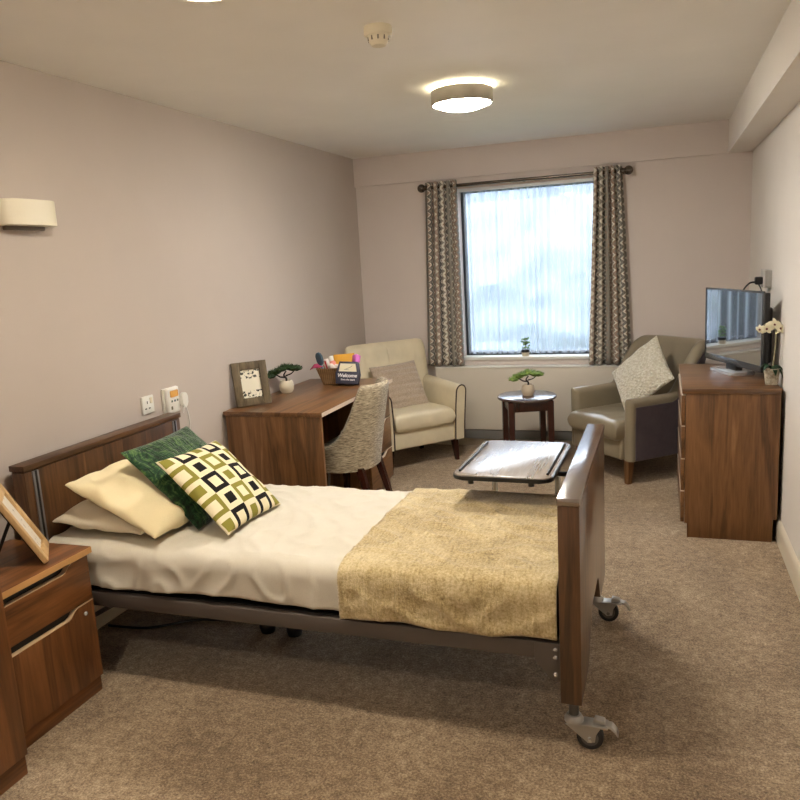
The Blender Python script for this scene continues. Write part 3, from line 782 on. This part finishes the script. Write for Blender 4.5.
bm = B(); tube(bm, [(-.01, .1, .032), (.015, .108, .032), (.034, .122, .032)], .0012, 5); tube(bm, [(-.02, .095, .032), (.01, .094, .032)], .0012, 5); mesh_obj('pen_mark', bm, plain('ink', (60, 60, 66), .6), t)
def text(body, size, x, y, z, parent, mat, name):
    cu = bpy.data.curves.new('lettering_source', 'FONT'); cu.body = body; cu.size = size; cu.align_x = 'CENTER'; cu.extrude = .0004; cu.offset = size*.02; cu.shear = .15
    tmp = bpy.data.objects.new('lettering_source', cu); COL.objects.link(tmp)
    me = bpy.data.meshes.new_from_object(tmp.evaluated_get(bpy.context.evaluated_depsgraph_get()))
    bpy.data.objects.remove(tmp); bpy.data.curves.remove(cu)
    me.materials.clear(); me.materials.append(mat)
    me.transform(Matrix.Translation((x, y, z)))
    o = bpy.data.objects.new(name, me); COL.objects.link(o); o.parent = parent; return o
M_ink = plain('white print', (236, 234, 236), .5)
text('Welcome', .034, .002, .044, .0308, t, M_ink, 'lettering')
text('from the team', .0165, .008, .022, .0308, t, M_ink, 'lettering')

# ------------------------------------------------------------------ upholstered shells
def tub(hw, yf, yb, h, zb, th, rake=0, flare=0, r=.2, n=26, skin=None, zlo=None, e0=True, squash=1.0):
    """U shaped shell, open to -y. h(y) gives the top height; skin=(d0,d1) makes only a layer between outer offsets"""
    path = []
    m = 14
    for i in range(m): path.append((-hw, yf+(yb-r-yf)*i/m, -1, 0))
    for i in range(n+1):
        a = PI/2*i/n; path.append((-hw+r-r*math.cos(a), yb-r+r*math.sin(a), -math.cos(a), math.sin(a)))
    for i in range(1, 9): path.append((-hw+r+(2*hw-2*r)*i/9, yb, 0, 1))
    for i in range(n+1):
        a = PI/2*i/n; path.append((hw-r+r*math.sin(a), yb-r+r*math.cos(a), math.sin(a), math.cos(a)))
    for i in range(1, m+1): path.append((hw, yb-r+(yf-yb+r)*i/m, 1, 0))
    secs = []
    def section(px, py, nx, ny, k, dy):
        zt_ = h(py); t2 = th/2*k; sec = []
        if skin is None:
            prof = [(t2, zb)]
            for j in range(1, 9): prof.append((t2, zb+(zt_-t2-zb)*j/8))
            for j in range(1, 7): a = PI*j/7; prof.append((t2*math.cos(a), zt_-t2+t2*math.sin(a)))
            for j in range(8, -1, -1): prof.append((-t2, zb+(zt_-t2-zb)*j/8))
        else:
            top = zt_+skin[2]; prof = []
            for j in range(9): prof.append((th/2+skin[0], zb+(top-zb)*j/8))
            for j in range(8, -1, -1): prof.append((th/2+skin[1], zb+(top-zb)*j/8))
        for o_, z in prof:
            q = max(0, (z-zb)/(max(.01, h(yb)-zb)))
            back = max(0, ny)
            off = o_+flare*q*q*(.35+.65*back)
            sec.append((px+nx*off, py+dy+ny*off*1.0+rake*q*max(0, min(1, (py-yf)/(yb-yf)))**1.3, z))
        return sec
    N = len(path)
    if skin is None:
        for j in range(5): a = PI/2*(1-j/5); secs.append(section(*path[0], max(.12, math.cos(a)), -th/2*math.sin(a)*.8))
    secs += [section(*p, 1, 0) for p in path]
    if skin is None:
        for j in range(1, 6): a = PI/2*j/5; secs.append(section(*path[-1], max(.12, math.cos(a)), -th/2*math.sin(a)*.8))
    return rings(B(), secs)
def sstep(a, b, x):
    x = min(1, max(0, (x-a)/(b-a))); return x*x*(3-2*x)

# desk chair: faces the desk (-x). local -y is forward, so turn by -90 degrees
t = thing('desk_chair', 'oatmeal tweed tub chair tucked under the desk', 'chair', (.664, 3.965, 0), -PI/2)
def dch(y): return .485+.362*min(1, max(0, (y+.215)/.22))**3.4 if y < .005 else .847
mesh_obj('shell', tub(.20, -.215, .06, dch, .325, .05, .08, .012, .17), M_tweed, t)
mesh_obj('seat', box(B(), -.175, .175, -.245, .05, .34, .47, .03, 4), M_tweed, t)
M_legd = WD('mahogany', 'z')
for x, y, dx, dy in ((-.16, -.19, -.01, -.02), (.16, -.19, .01, -.02), (-.15, .03, -.02, .09), (.15, .03, .02, .09)):
    mesh_obj('leg', taper(B(), x, y, 0, .34, .013, .022, dx, dy), M_legd, t)

# cream armchair in the left corner
ang = math.atan2(.74, .673)                      # faces (.74,-.673)
t = thing('armchair', 'cream leather armchair in the corner beyond the desk', 'armchair', (.505, 5.262, 0), ang, 'leather armchairs by the window')
def arm(s):
    secs = []
    for i in range(15):
        f = i/14; y = -.30+.50*f; k = 1
        hh = .595+.03*f; w0 = .043; cx = s*(.300+.010*(1-f))
        sec = []
        pts = [(-w0, .17), (-w0, .3), (-w0, .45), (-w0, hh-.05)]
        for j in range(1, 8): a = PI-PI*j/8; pts.append((w0*math.cos(a), hh-.05+.05*math.sin(a)))
        pts += [(w0, hh-.05), (w0, .45), (w0*.95, .3), (w0*.9, .17)]
        for o_, z in pts: sec.append((cx+o_+s*.02*((z-.17)/.42)**2, y-.012*((z-.17)/.42), z))
        secs.append(sec)
    bm = rings(B(), secs)
    front = [Vector(p)+Vector((0, -.002, 0)) for p in secs[0]]
    return bm, front
base = mesh_obj('base', box(B(), -.27, .27, -.285, .22, .165, .31, .015, 3), M_creamlea, t)
mesh_obj('seat_cushion', pad(.525, .53, .14, pinch=.0, n=14, p=.3, wr=.005, seed=4), M_creamlea, t).location = (0, -.055, .365)
for s in (-1, 1):
    bm, fr_ = arm(s); a = mesh_obj('arm', bm, M_creamlea, t, sharp=50)
    bm = B(); tube(bm, fr_, .0055, 6); mesh_obj('piping', bm, M_piping, a)
def channel_back():
    bm = B(); NU, NV = 60, 20; vs = {}
    for side in (0, 1):
        for i in range(NU+1):
            for j in range(NV+1):
                u, v = i/NU*2-1, j/NV
                # rounded upper corners
                wv = .352+.016*v
                if v > .86: wv -= .018*((v-.86)/.14)**2.2
                x = wv*u; zz = .30+.62*v
                if abs(u) > .8: zz -= .016*((abs(u)-.8)/.2)**2*sstep(.8, 1, v)
                ed = ((1-abs(u)**8)*(1-abs(2*v-1)**10))
                ch = -.009*max(0, 1-abs(((u*.335*1.0/.105+.5) % 1)-.5)*2/.18) if abs(u) < .92 else 0
                y = .165+.13*v+(-(.05+ch)*ed**.5 if side == 0 else .045*ed**.5)
                edge = i in (0, NU) or j in (0, NV)
                if edge and side: vs[1, i, j] = vs[0, i, j]; continue
                vs[side, i, j] = bm.verts.new((x, y, zz))
        for i in range(NU):
            for j in range(NV):
                q = [vs[side, a, b] for a, b in ((i, j), (i+1, j), (i+1, j+1), (i, j+1))]; bm.faces.new(q)
    return bm
mesh_obj('backrest', channel_back(), M_creamlea, t, sharp=60)
for x, y, dx, dy in ((-.285, -.25, -.01, -.015), (.285, -.25, .01, -.015), (-.25, .2, -.01, .03), (.25, .2, .01, .03)):
    mesh_obj('leg', taper(B(), x, y, 0, .175, .013, .023, dx, dy), M_legd, t)
soft('cushion', pad(.42, .40, .13, pinch=.05, wr=.01, seed=12, flat=.5), M_rib, 'taupe ribbed plush cushion on the cream armchair', 'cushion', (.455, 5.30, .578), (.64, .77, .03), (-.38, .28, .88), 'cushions on the armchairs')

# taupe armchair in the right corner
ang = math.atan2(-.73, .68)
t = thing('armchair', 'taupe leather armchair with plum fabric sides in the right corner', 'armchair', (2.245, 5.235, 0), ang, 'leather armchairs by the window')
def rch(y): return .585+.325*sstep(.0, .215, y)
mesh_obj('shell', tub(.285, -.30, .245, rch, .165, .085, .09, .06, .13), M_taupelea, t)
mesh_obj('outer_cover', tub(.285, -.295, .245, rch, .168, .085, .09, .06, .13, skin=(.001, .006, -.055)), M_purple, t)
mesh_obj('base', box(B(), -.26, .26, -.355, .2, .165, .32, .02, 3), M_taupelea, t)
mesh_obj('seat_cushion', pad(.53, .57, .15, pinch=.0, n=12, p=.33, wr=.006, seed=6), M_taupelea, t).location = (0, -.115, .365)
M_legw = WD('walnut', 'z')
for x, y, dx, dy in ((-.26, -.29, -.005, -.01), (.26, -.29, .005, -.01), (-.25, .2, -.01, .03), (.25, .2, .01, .03)):
    mesh_obj('leg', taper(B(), x, y, 0, .175, .016, .025, dx, dy), M_legw, t)
soft('cushion', pad(.43, .43, .14, pinch=.05, wr=.012, seed=15, flat=.5), M_boucle, 'cream boucle cushion turned on its corner in the taupe armchair', 'cushion', (2.281, 5.167, .684), (.722, -.243, .648), (-.263, .77, .582), 'cushions on the armchairs')

# ------------------------------------------------------------------ side table + bonsai
t = thing('side_table', 'small round dark wood side table between the armchairs', 'side table', (1.49, 5.124, 0))
mesh_obj('tabletop', lathe(B(), [(.001, .527), (.2, .527), (.21, .531), (.213, .538), (.211, .546), (.205, .55), (.001, .55)], seg=56), top_wood('mahogany', 'x', .25, 2.6), t)
ap = B()
prism(ap, rrect(-.15, .15, -.15, .15, .01, 2), 'z', .455, .526, .002); bmesh.ops.rotate(ap, verts=ap.verts[:], cent=(0, 0, 0), matrix=Matrix.Rotation(.35, 3, 'Z'))
mesh_obj('apron', ap, M_legd, t)
for k in range(4):
    a = .35+PI/4+PI/2*k; bm = taper(B(), .195*math.cos(a), .195*math.sin(a), 0, .526, .017, .023, .006*math.cos(a), .006*math.sin(a)); 
    bmesh.ops.rotate(bm, verts=bm.verts[:], cent=(.195*math.cos(a), .195*math.sin(a), 0), matrix=Matrix.Rotation(.35, 3, 'Z')); mesh_obj('leg', bm, M_legd, t)
bonsai((1.50, 5.12, .55), 'light green bonsai in a beige pot on the round table', M_pot2, M_leaflight, 1, 1.0, .2)

# ------------------------------------------------------------------ overbed table
t = thing('overbed_table', 'low overbed table with a pale reflective top and black rim', 'overbed table', (1.82, 2.86, 0), -.02)
OT = .70
prism_top = prism(B(), rrect(-.198, .198, -.292, .295, .045, 6), 'z', OT-.016, OT, .003)
mesh_obj('tabletop', prism_top, top_wood('reflection_pale', 'y', .24, 3.6), t)
mesh_obj('rim', prism(B(), rrect(-.2025, .2025, -.2965, .2995, .049, 6), 'z', OT-.02, OT-.004, .004), M_black, t)
for s in (-1, 1):
    bm = B(); tube(bm, [(s*.178, -.24, OT+.004), (s*.178, .245, OT+.004)], .005, 8); mesh_obj('lip_bar', bm, M_black, t)
for s in (-.13, .115):
    bm = B(); cylx(bm, (s, -.25, OT-.03), 'z', .012, .03, 14); mesh_obj('clamp_knob', bm, M_black, t)
for s in (-.115, .165):
    bm = B(); tube(bm, [(s, .10, .06), (s, .10, OT-.02)], .013, 14); mesh_obj('post', bm, M_chrome, t)
bm = B(); cylx(bm, (.185, .09, OT-.09), 'x', .011, .05, 12); mesh_obj('height_knob', bm, M_black, t)
mesh_obj('crossbar', box(B(), -.17, .2, .08, .12, .06, .09, .003), M_satin, t)
for s in (-.17, .2):
    ft = mesh_obj('foot', box(B(), s-.016, s+.016, -.24, .28, .055, .085, .004), M_satin, t)
    for yy in (-.22, .26):
        bm = B(); rings(bm, [[(s+xx, yy+.026*math.cos(2*PI*k/18), .0265+.026*math.sin(2*PI*k/18)) for k in range(18)] for xx in (-.009, .009)]); box(bm, s-.004, s+.004, yy-.01, yy+.01, .03, .056); mesh_obj('castor', bm, M_black, ft)

# ------------------------------------------------------------------ chest of drawers
CX0, CX1, CY0, CY1, CZ = 2.522, 2.984, 3.90, 4.80, .8155
t = thing('chest_of_drawers', 'walnut chest of drawers against the right wall under the television', 'chest of drawers', (CX1, CY0, 0))
x0 = CX0-CX1
mesh_obj('top', box(B(), x0-.006, .002, -.003, CY1-CY0+.003, CZ-.026, CZ, .002), top_wood('walnut', 'x', .3, 1.7), t)
mesh_obj('side_panel', prism(B(), [(x0+.026, 0), (-.02, 0), (-.02, .125), (0, .125), (0, CZ-.027), (x0+.012, CZ-.027), (x0+.012, .08), (x0+.026, .08)], 'y', 0, .02, .001), wz, t)
mesh_obj('side_panel', prism(B(), [(x0+.026, 0), (-.02, 0), (-.02, .125), (0, .125), (0, CZ-.027), (x0+.012, CZ-.027), (x0+.012, .08), (x0+.026, .08)], 'y', CY1-CY0-.02, CY1-CY0, .001), wz, t)
mesh_obj('carcass', box(B(), x0+.03, -.002, .021, CY1-CY0-.021, .13, CZ-.03), M_dark, t)
mesh_obj('plinth', box(B(), x0+.03, -.025, .021, CY1-CY0-.021, 0, .078, .001), wy, t)
zz = [.085, .262, .440, .618, .786]
for k in range(4):
    notched(t, 'drawer', CY1-CY0-.002, .002, zz[k], zz[k+1]-.006, x0-.008, x0+.010, wy, M_lipw, .10, .03, .07)

# television
tv = thing('television', 'flat television on the chest reflecting the window', 'television', (2.80, 4.45, CZ))
u = Vector((.244, -.606, 0)).normalized(); tv.rotation_euler = (0, 0, math.atan2(u.y, u.x))   # local x: far -> near edge, local -y faces the room
w2 = .335; zb_, zt_ = .045, .478
mesh_obj('back_shell', prism(B(), [(-w2+.01, zb_+.01), (w2-.01, zb_+.01), (w2-.01, zt_-.01), (-w2+.01, zt_-.01)], 'y', -.002, .035, .006), M_black, tv)
mesh_obj('back_bulge', box(B(), -w2+.06, w2-.05, .03, .075, zb_+.04, zt_-.09, .012), M_black, tv)
bm = B()
for a in ((-w2, w2, zt_-.012, zt_), (-w2, -w2+.012, zb_, zt_), (w2-.012, w2, zb_, zt_), (-w2, w2, zb_, zb_+.035)): box(bm, a[0], a[1], -.012, 0, a[2], a[3], .002)
mesh_obj('bezel', bm, M_tvgrey, tv)
mesh_obj('screen', box(B(), -w2+.011, w2-.011, -.009, -.003, zb_+.034, zt_-.011), M_screen, tv)
st = mesh_obj('stand_foot', prism(B(), rrect(-.135, .135, -.075, .07, .02, 5), 'z', .001, .018, .004), plain('silver stand', (206, 208, 212), .2, .5), tv)
mesh_obj('stand_neck', box(B(), -.06, .06, -.012, .03, .014, .06, .006), M_black, tv)
t = thing('wall_socket', 'box socket coloured in shaded grey on the right wall above the television', 'socket', (W, 4.64, 1.338))
mesh_obj('back_box', box(B(), -.032, -.001, -.073, .073, -.05, .05, .004), plain('shade grey box', (176, 172, 166), .4), t)  # greyish white socket; the shade on it is part of these greys
mesh_obj('face_plate', box(B(), -.042, -.031, -.076, .076, -.053, .053, .003), plain('shade grey plastic', (190, 186, 180), .35), t)
bm = B(); box(bm, W-.085, W-.0425, 4.60, 4.645, 1.305, 1.35, .008)
plg = thing('television_plug', 'black plug and cable in the socket above the television', 'plug', (W, 4.62, 1.32))
bmesh.ops.translate(bm, verts=bm.verts[:], vec=(-W, -4.62, -1.32)); mesh_obj('plug_body', bm, M_black, plg)
bm = B(); tube(bm, smooth_path([(-.08, .0, 0), (-.115, -.02, -.005), (-.15, -.03, -.05), (-.17, -.03, -.14), (-.16, -.04, -.32)]), .005); mesh_obj('flex', bm, M_black, plg)
bm = B(); tube(bm, smooth_path([(-.062, -.0, -.015), (-.045, -.015, -.08), (-.05, -.02, -.3)]), .004); mesh_obj('flex', bm, M_black, plg)

# orchid
t = thing('orchid', 'cream orchid in a stone pot on the chest edge by the wall', 'potted plant', (2.956, 4.05, CZ)); t.scale = (1.12, 1.12, 1.12)
mesh_obj('pot', lathe(B(), [(.001, 0), (.026, 0), (.034, .06), (.036, .075), (.032, .076), (.03, .066), (.001, .064)], seg=26), fabric('mottled stone pot', (130, 118, 98), (206, 196, 176), (60, 60, 60), .8, .5), t)
def leafb(a, l, wd, droop):
    bm = B(); R_ = []
    for i in range(9):
        f = i/8; w_ = wd*math.sin(PI*(.12+.88*f))**.7+.001
        c = Vector((math.cos(a)*l*f, math.sin(a)*l*f, .068+.03*math.sin(f*PI*.8)-droop*f*f)); sd = Vector((-math.sin(a), math.cos(a), 0))*w_
        R_.append([c-sd, c+Vector((0, 0, -.006)), c+sd, c+Vector((0, 0, .002))])
    return rings(bm, R_)
for a, l, w_, dr in ((-1.3, .045, .014, .04), (2.9, .05, .016, .01), (.2, .05, .016, .03), (-2.5, .05, .014, .02), (-.5, .05, .014, .05)): mesh_obj('leaf', leafb(a, l, w_, dr), M_leaf, t, sharp=60)
bm = B(); tube(bm, smooth_path([(0, 0, .06), (.008, 0, .14), (.012, .0, .22), (.006, .004, .272), (-.02, .006, .284), (-.05, 0, .268)]), .003, 7); mesh_obj('stem', bm, plain('pale stem', (150, 146, 120), .5), t)
def flower(c, fx, s):
    bm = B(); fx = Vector(fx).normalized(); up = Vector((0, 0, 1)); rt = fx.cross(up).normalized(); up = rt.cross(fx)
    for k in range(5):
        a = PI/2+2*PI*k/5; d = rt*math.cos(a)+up*math.sin(a); sd = fx.cross(d)
        wd = s*(.42 if k in (1, 4) else .28)
        R_ = []
        for i in range(6):
            f = i/5; w_ = wd*math.sin(PI*(.1+.86*f))**.6+.0005; p = Vector(c)+d*s*f+fx*(.55*s*f*(1-f))-fx*(.30 if k%2 else .05)*s*f*f
            R_.append([p-sd*w_, p+fx*.0012, p+sd*w_, p-fx*.0012])
        rings(bm, R_)
    f = mesh_obj('flower', bm, M_petal, t, sharp=60)
    cc = Vector(c)+fx*.004; mesh_obj('flower_throat', blob(B(), cc, (.0055, .0055, .006), 1, .2, 4, 1), M_petalc, f)
flower((-.056, -.010, .258), (-.8, -1, -.3), .023); flower((-.03, -.022, .262), (-.1, -1, -.3), .028); flower((.002, -.014, .278), (.25, -1, .3), .031); flower((.024, -.026, .262), (.75, -1, .05), .027)

# ------------------------------------------------------------------ curtains
def curtain(x0t, x1t, x0b, x1b, ztop, zbot, yc, waves, amp, ph, label):
    bm = B(); uvl = bm.loops.layers.uv.new('UVMap'); NX, NZ = 190, 26; V = []; U = []
    for i in range(NX+1):
        f = i/NX; col = []
        for j in range(NZ+1):
            g = j/NZ
            xa = x0t+(x0b-x0t)*g; xb = x1t+(x1b-x1t)*g
            a = amp*(1+.25*noise.noise(Vector((f*5, ph, 0)))+.12*g)
            w = 2*PI*waves*f+ph+.25*noise.noise(Vector((f*4, g*2, ph)))
            sy = math.sin(w); y = yc+a*math.copysign(abs(sy)**.8, sy); x = xa+(xb-xa)*f-.006*math.sin(2*w)
            col.append(Vector((x, y, ztop+(zbot-ztop)*g)))
        V.append([bm.verts.new(p) for p in col]); U.append(0 if i == 0 else U[-1]+(V[i][NZ//2].co-V[i-1][NZ//2].co).length)
    for i in range(NX):
        for j in range(NZ):
            f = bm.faces.new((V[i][j], V[i+1][j], V[i+1][j+1], V[i][j+1]))
            for lp, (a, b) in zip(f.loops, ((i, j), (i+1, j), (i+1, j+1), (i, j+1))): lp[uvl].uv = (U[a], V[a][b].co.z)
    o = mesh_obj('curtain', bm, M_curtain, sharp=0); solid(o, .002, 0)
    return tag(o, label, 'curtain', 'zigzag striped curtains')
PZ = 2.113; PY = D-.085
curtain(.628, .885, .580, .892, 2.155, .690, PY, 5, .030, .4, 'zigzag striped curtain hanging on the left of the window')
curtain(1.925, 2.125, 1.872, 2.195, 2.155, .688, PY, 5, .030, 2.0, 'zigzag striped curtain hanging on the right of the window')
t = thing('curtain_pole', 'pewter curtain pole with ball ends above the window', 'curtain pole', (1.385, PY, PZ))
bm = B(); cylx(bm, (0, 0, 0), 'x', .0125, 1.54, 16); mesh_obj('pole', bm, M_finial, t)
for s in (-1, 1):
    bm = B(); bmesh.ops.create_uvsphere(bm, u_segments=20, v_segments=14, radius=.033); bmesh.ops.translate(bm, verts=bm.verts[:], vec=(s*.79, 0, 0)); tube(bm, [(s*.745, 0, 0), (s*.765, 0, 0)], .018, 14); mesh_obj('finial', bm, M_finial, t)
    bm = B(); tube(bm, [(s*.735, 0, 0), (s*.735, .085, 0)], .008, 10); cylx(bm, (s*.735, .08, 0), 'y', .024, .008, 16); mesh_obj('bracket', bm, M_finial, t)
mesh_obj('bracket', box(B(), .012, .02, 0, .085, -.01, .01, .002), M_finial, t)
def sheer():
    bm = B(); NX, NZ = 260, 40; V = []
    x0, x1, zt_, zb_ = WX0+.035, WX1-.012, WZ1-.024, WZ0+.02
    for i in range(NX+1):
        f = i/NX; col = []
        for j in range(NZ+1):
            g = j/NZ
            hd_ = max(0, 1-g/.09)
            fold = math.sin(2*PI*10*f+.9*noise.noise(Vector((f*6, .3, 0))))
            big = noise.noise(Vector((f*9, g*.6, 2)))
            y = D+.058+.027*(1-.45*hd_)*fold*(.7+.5*noise.noise(Vector((f*7, 1.7, 0))))+.012*big*min(1, g*4)
            x = x0+(x1-x0)*f+.012*g*math.sin(f*17)*math.sin(PI*f)
            col.append(bm.verts.new((x, y, zt_+(zb_-zt_)*g)))
        V.append(col)
    for i in range(NX):
        for j in range(NZ): bm.faces.new((V[i][j], V[i+1][j], V[i+1][j+1], V[i][j+1]))
    return bm
vo = mesh_obj('voile_curtain', sheer(), M_sheer, sharp=0); tag(vo, 'sheer white voile curtain across the window glass', 'sheer curtain')
# heading tape: the doubled band at the top of the voile
def tape():
    bm = B(); NX = 200; V = []
    for i in range(NX+1):
        f = i/NX; x = WX0+.035+(WX1-.012-WX0-.035)*f; y = D+.055+.006*math.sin(2*PI*11*f)
        V.append([bm.verts.new((x, y, WZ1-.022)), bm.verts.new((x, y, WZ1-.115))])
    for a, b in zip(V, V[1:]): bm.faces.new((a[0], b[0], b[1], a[1]))
    return bm
mesh_obj('heading_tape', tape(), M_sheer, vo, sharp=0)
t = thing('sill_plant', 'tiny leafy plant in a black banded pot on the window sill', 'potted plant', (1.372, D+.025, WZ0+.004))
mesh_obj('pot', lathe(B(), [(.001, 0), (.028, 0), (.032, .03), (.031, .05), (.001, .05)], seg=22), M_pot, t)
mesh_obj('pot_band', lathe(B(), [(.0325, .03), (.0335, .033), (.0335, .05), (.031, .053)], seg=22, cap0=False), M_black, t)
bm = B(); rnd = random.Random(3)
for k in range(26):
    a = rnd.random()*2*PI; r_ = rnd.uniform(.0, .034); z = rnd.uniform(.06, .145)
    blob(bm, (r_*math.cos(a), r_*math.sin(a)*.7, z), (.012, .012, .008), 1, .3, 5, k)
lf = mesh_obj('foliage', bm, M_leafw, t); lf['kind'] = 'stuff'
bm = B(); tube(bm, [(0, 0, .04), (.004, 0, .12)], .003, 6); mesh_obj('stem', bm, M_bark, t)

# ------------------------------------------------------------------ daylight, exposure
w = bpy.data.worlds.new('overcast sky'); S.world = w; w.use_nodes = True
nt = w.node_tree; bg = nt.nodes['Background']
tc = nt.nodes.new('ShaderNodeTexCoord'); sp = nt.nodes.new('ShaderNodeSeparateXYZ'); rp = nt.nodes.new('ShaderNodeValToRGB')
nt.links.new(tc.outputs['Generated'], sp.inputs[0]); nt.links.new(sp.outputs['Z'], rp.inputs['Fac'])
e = rp.color_ramp.elements; e[0].position = 0; e[0].color = (.86, .93, 1, 1); e[1].position = 1; e[1].color = (.70, .84, 1, 1)
nt.links.new(rp.outputs['Color'], bg.inputs['Color'])
SKY = 12.0
bg.inputs['Strength'].default_value = SKY
v = S.view_settings; v.view_transform = 'Standard'; v.look = 'None'; v.gamma = 1; v.use_curve_mapping = False; v.exposure = .7
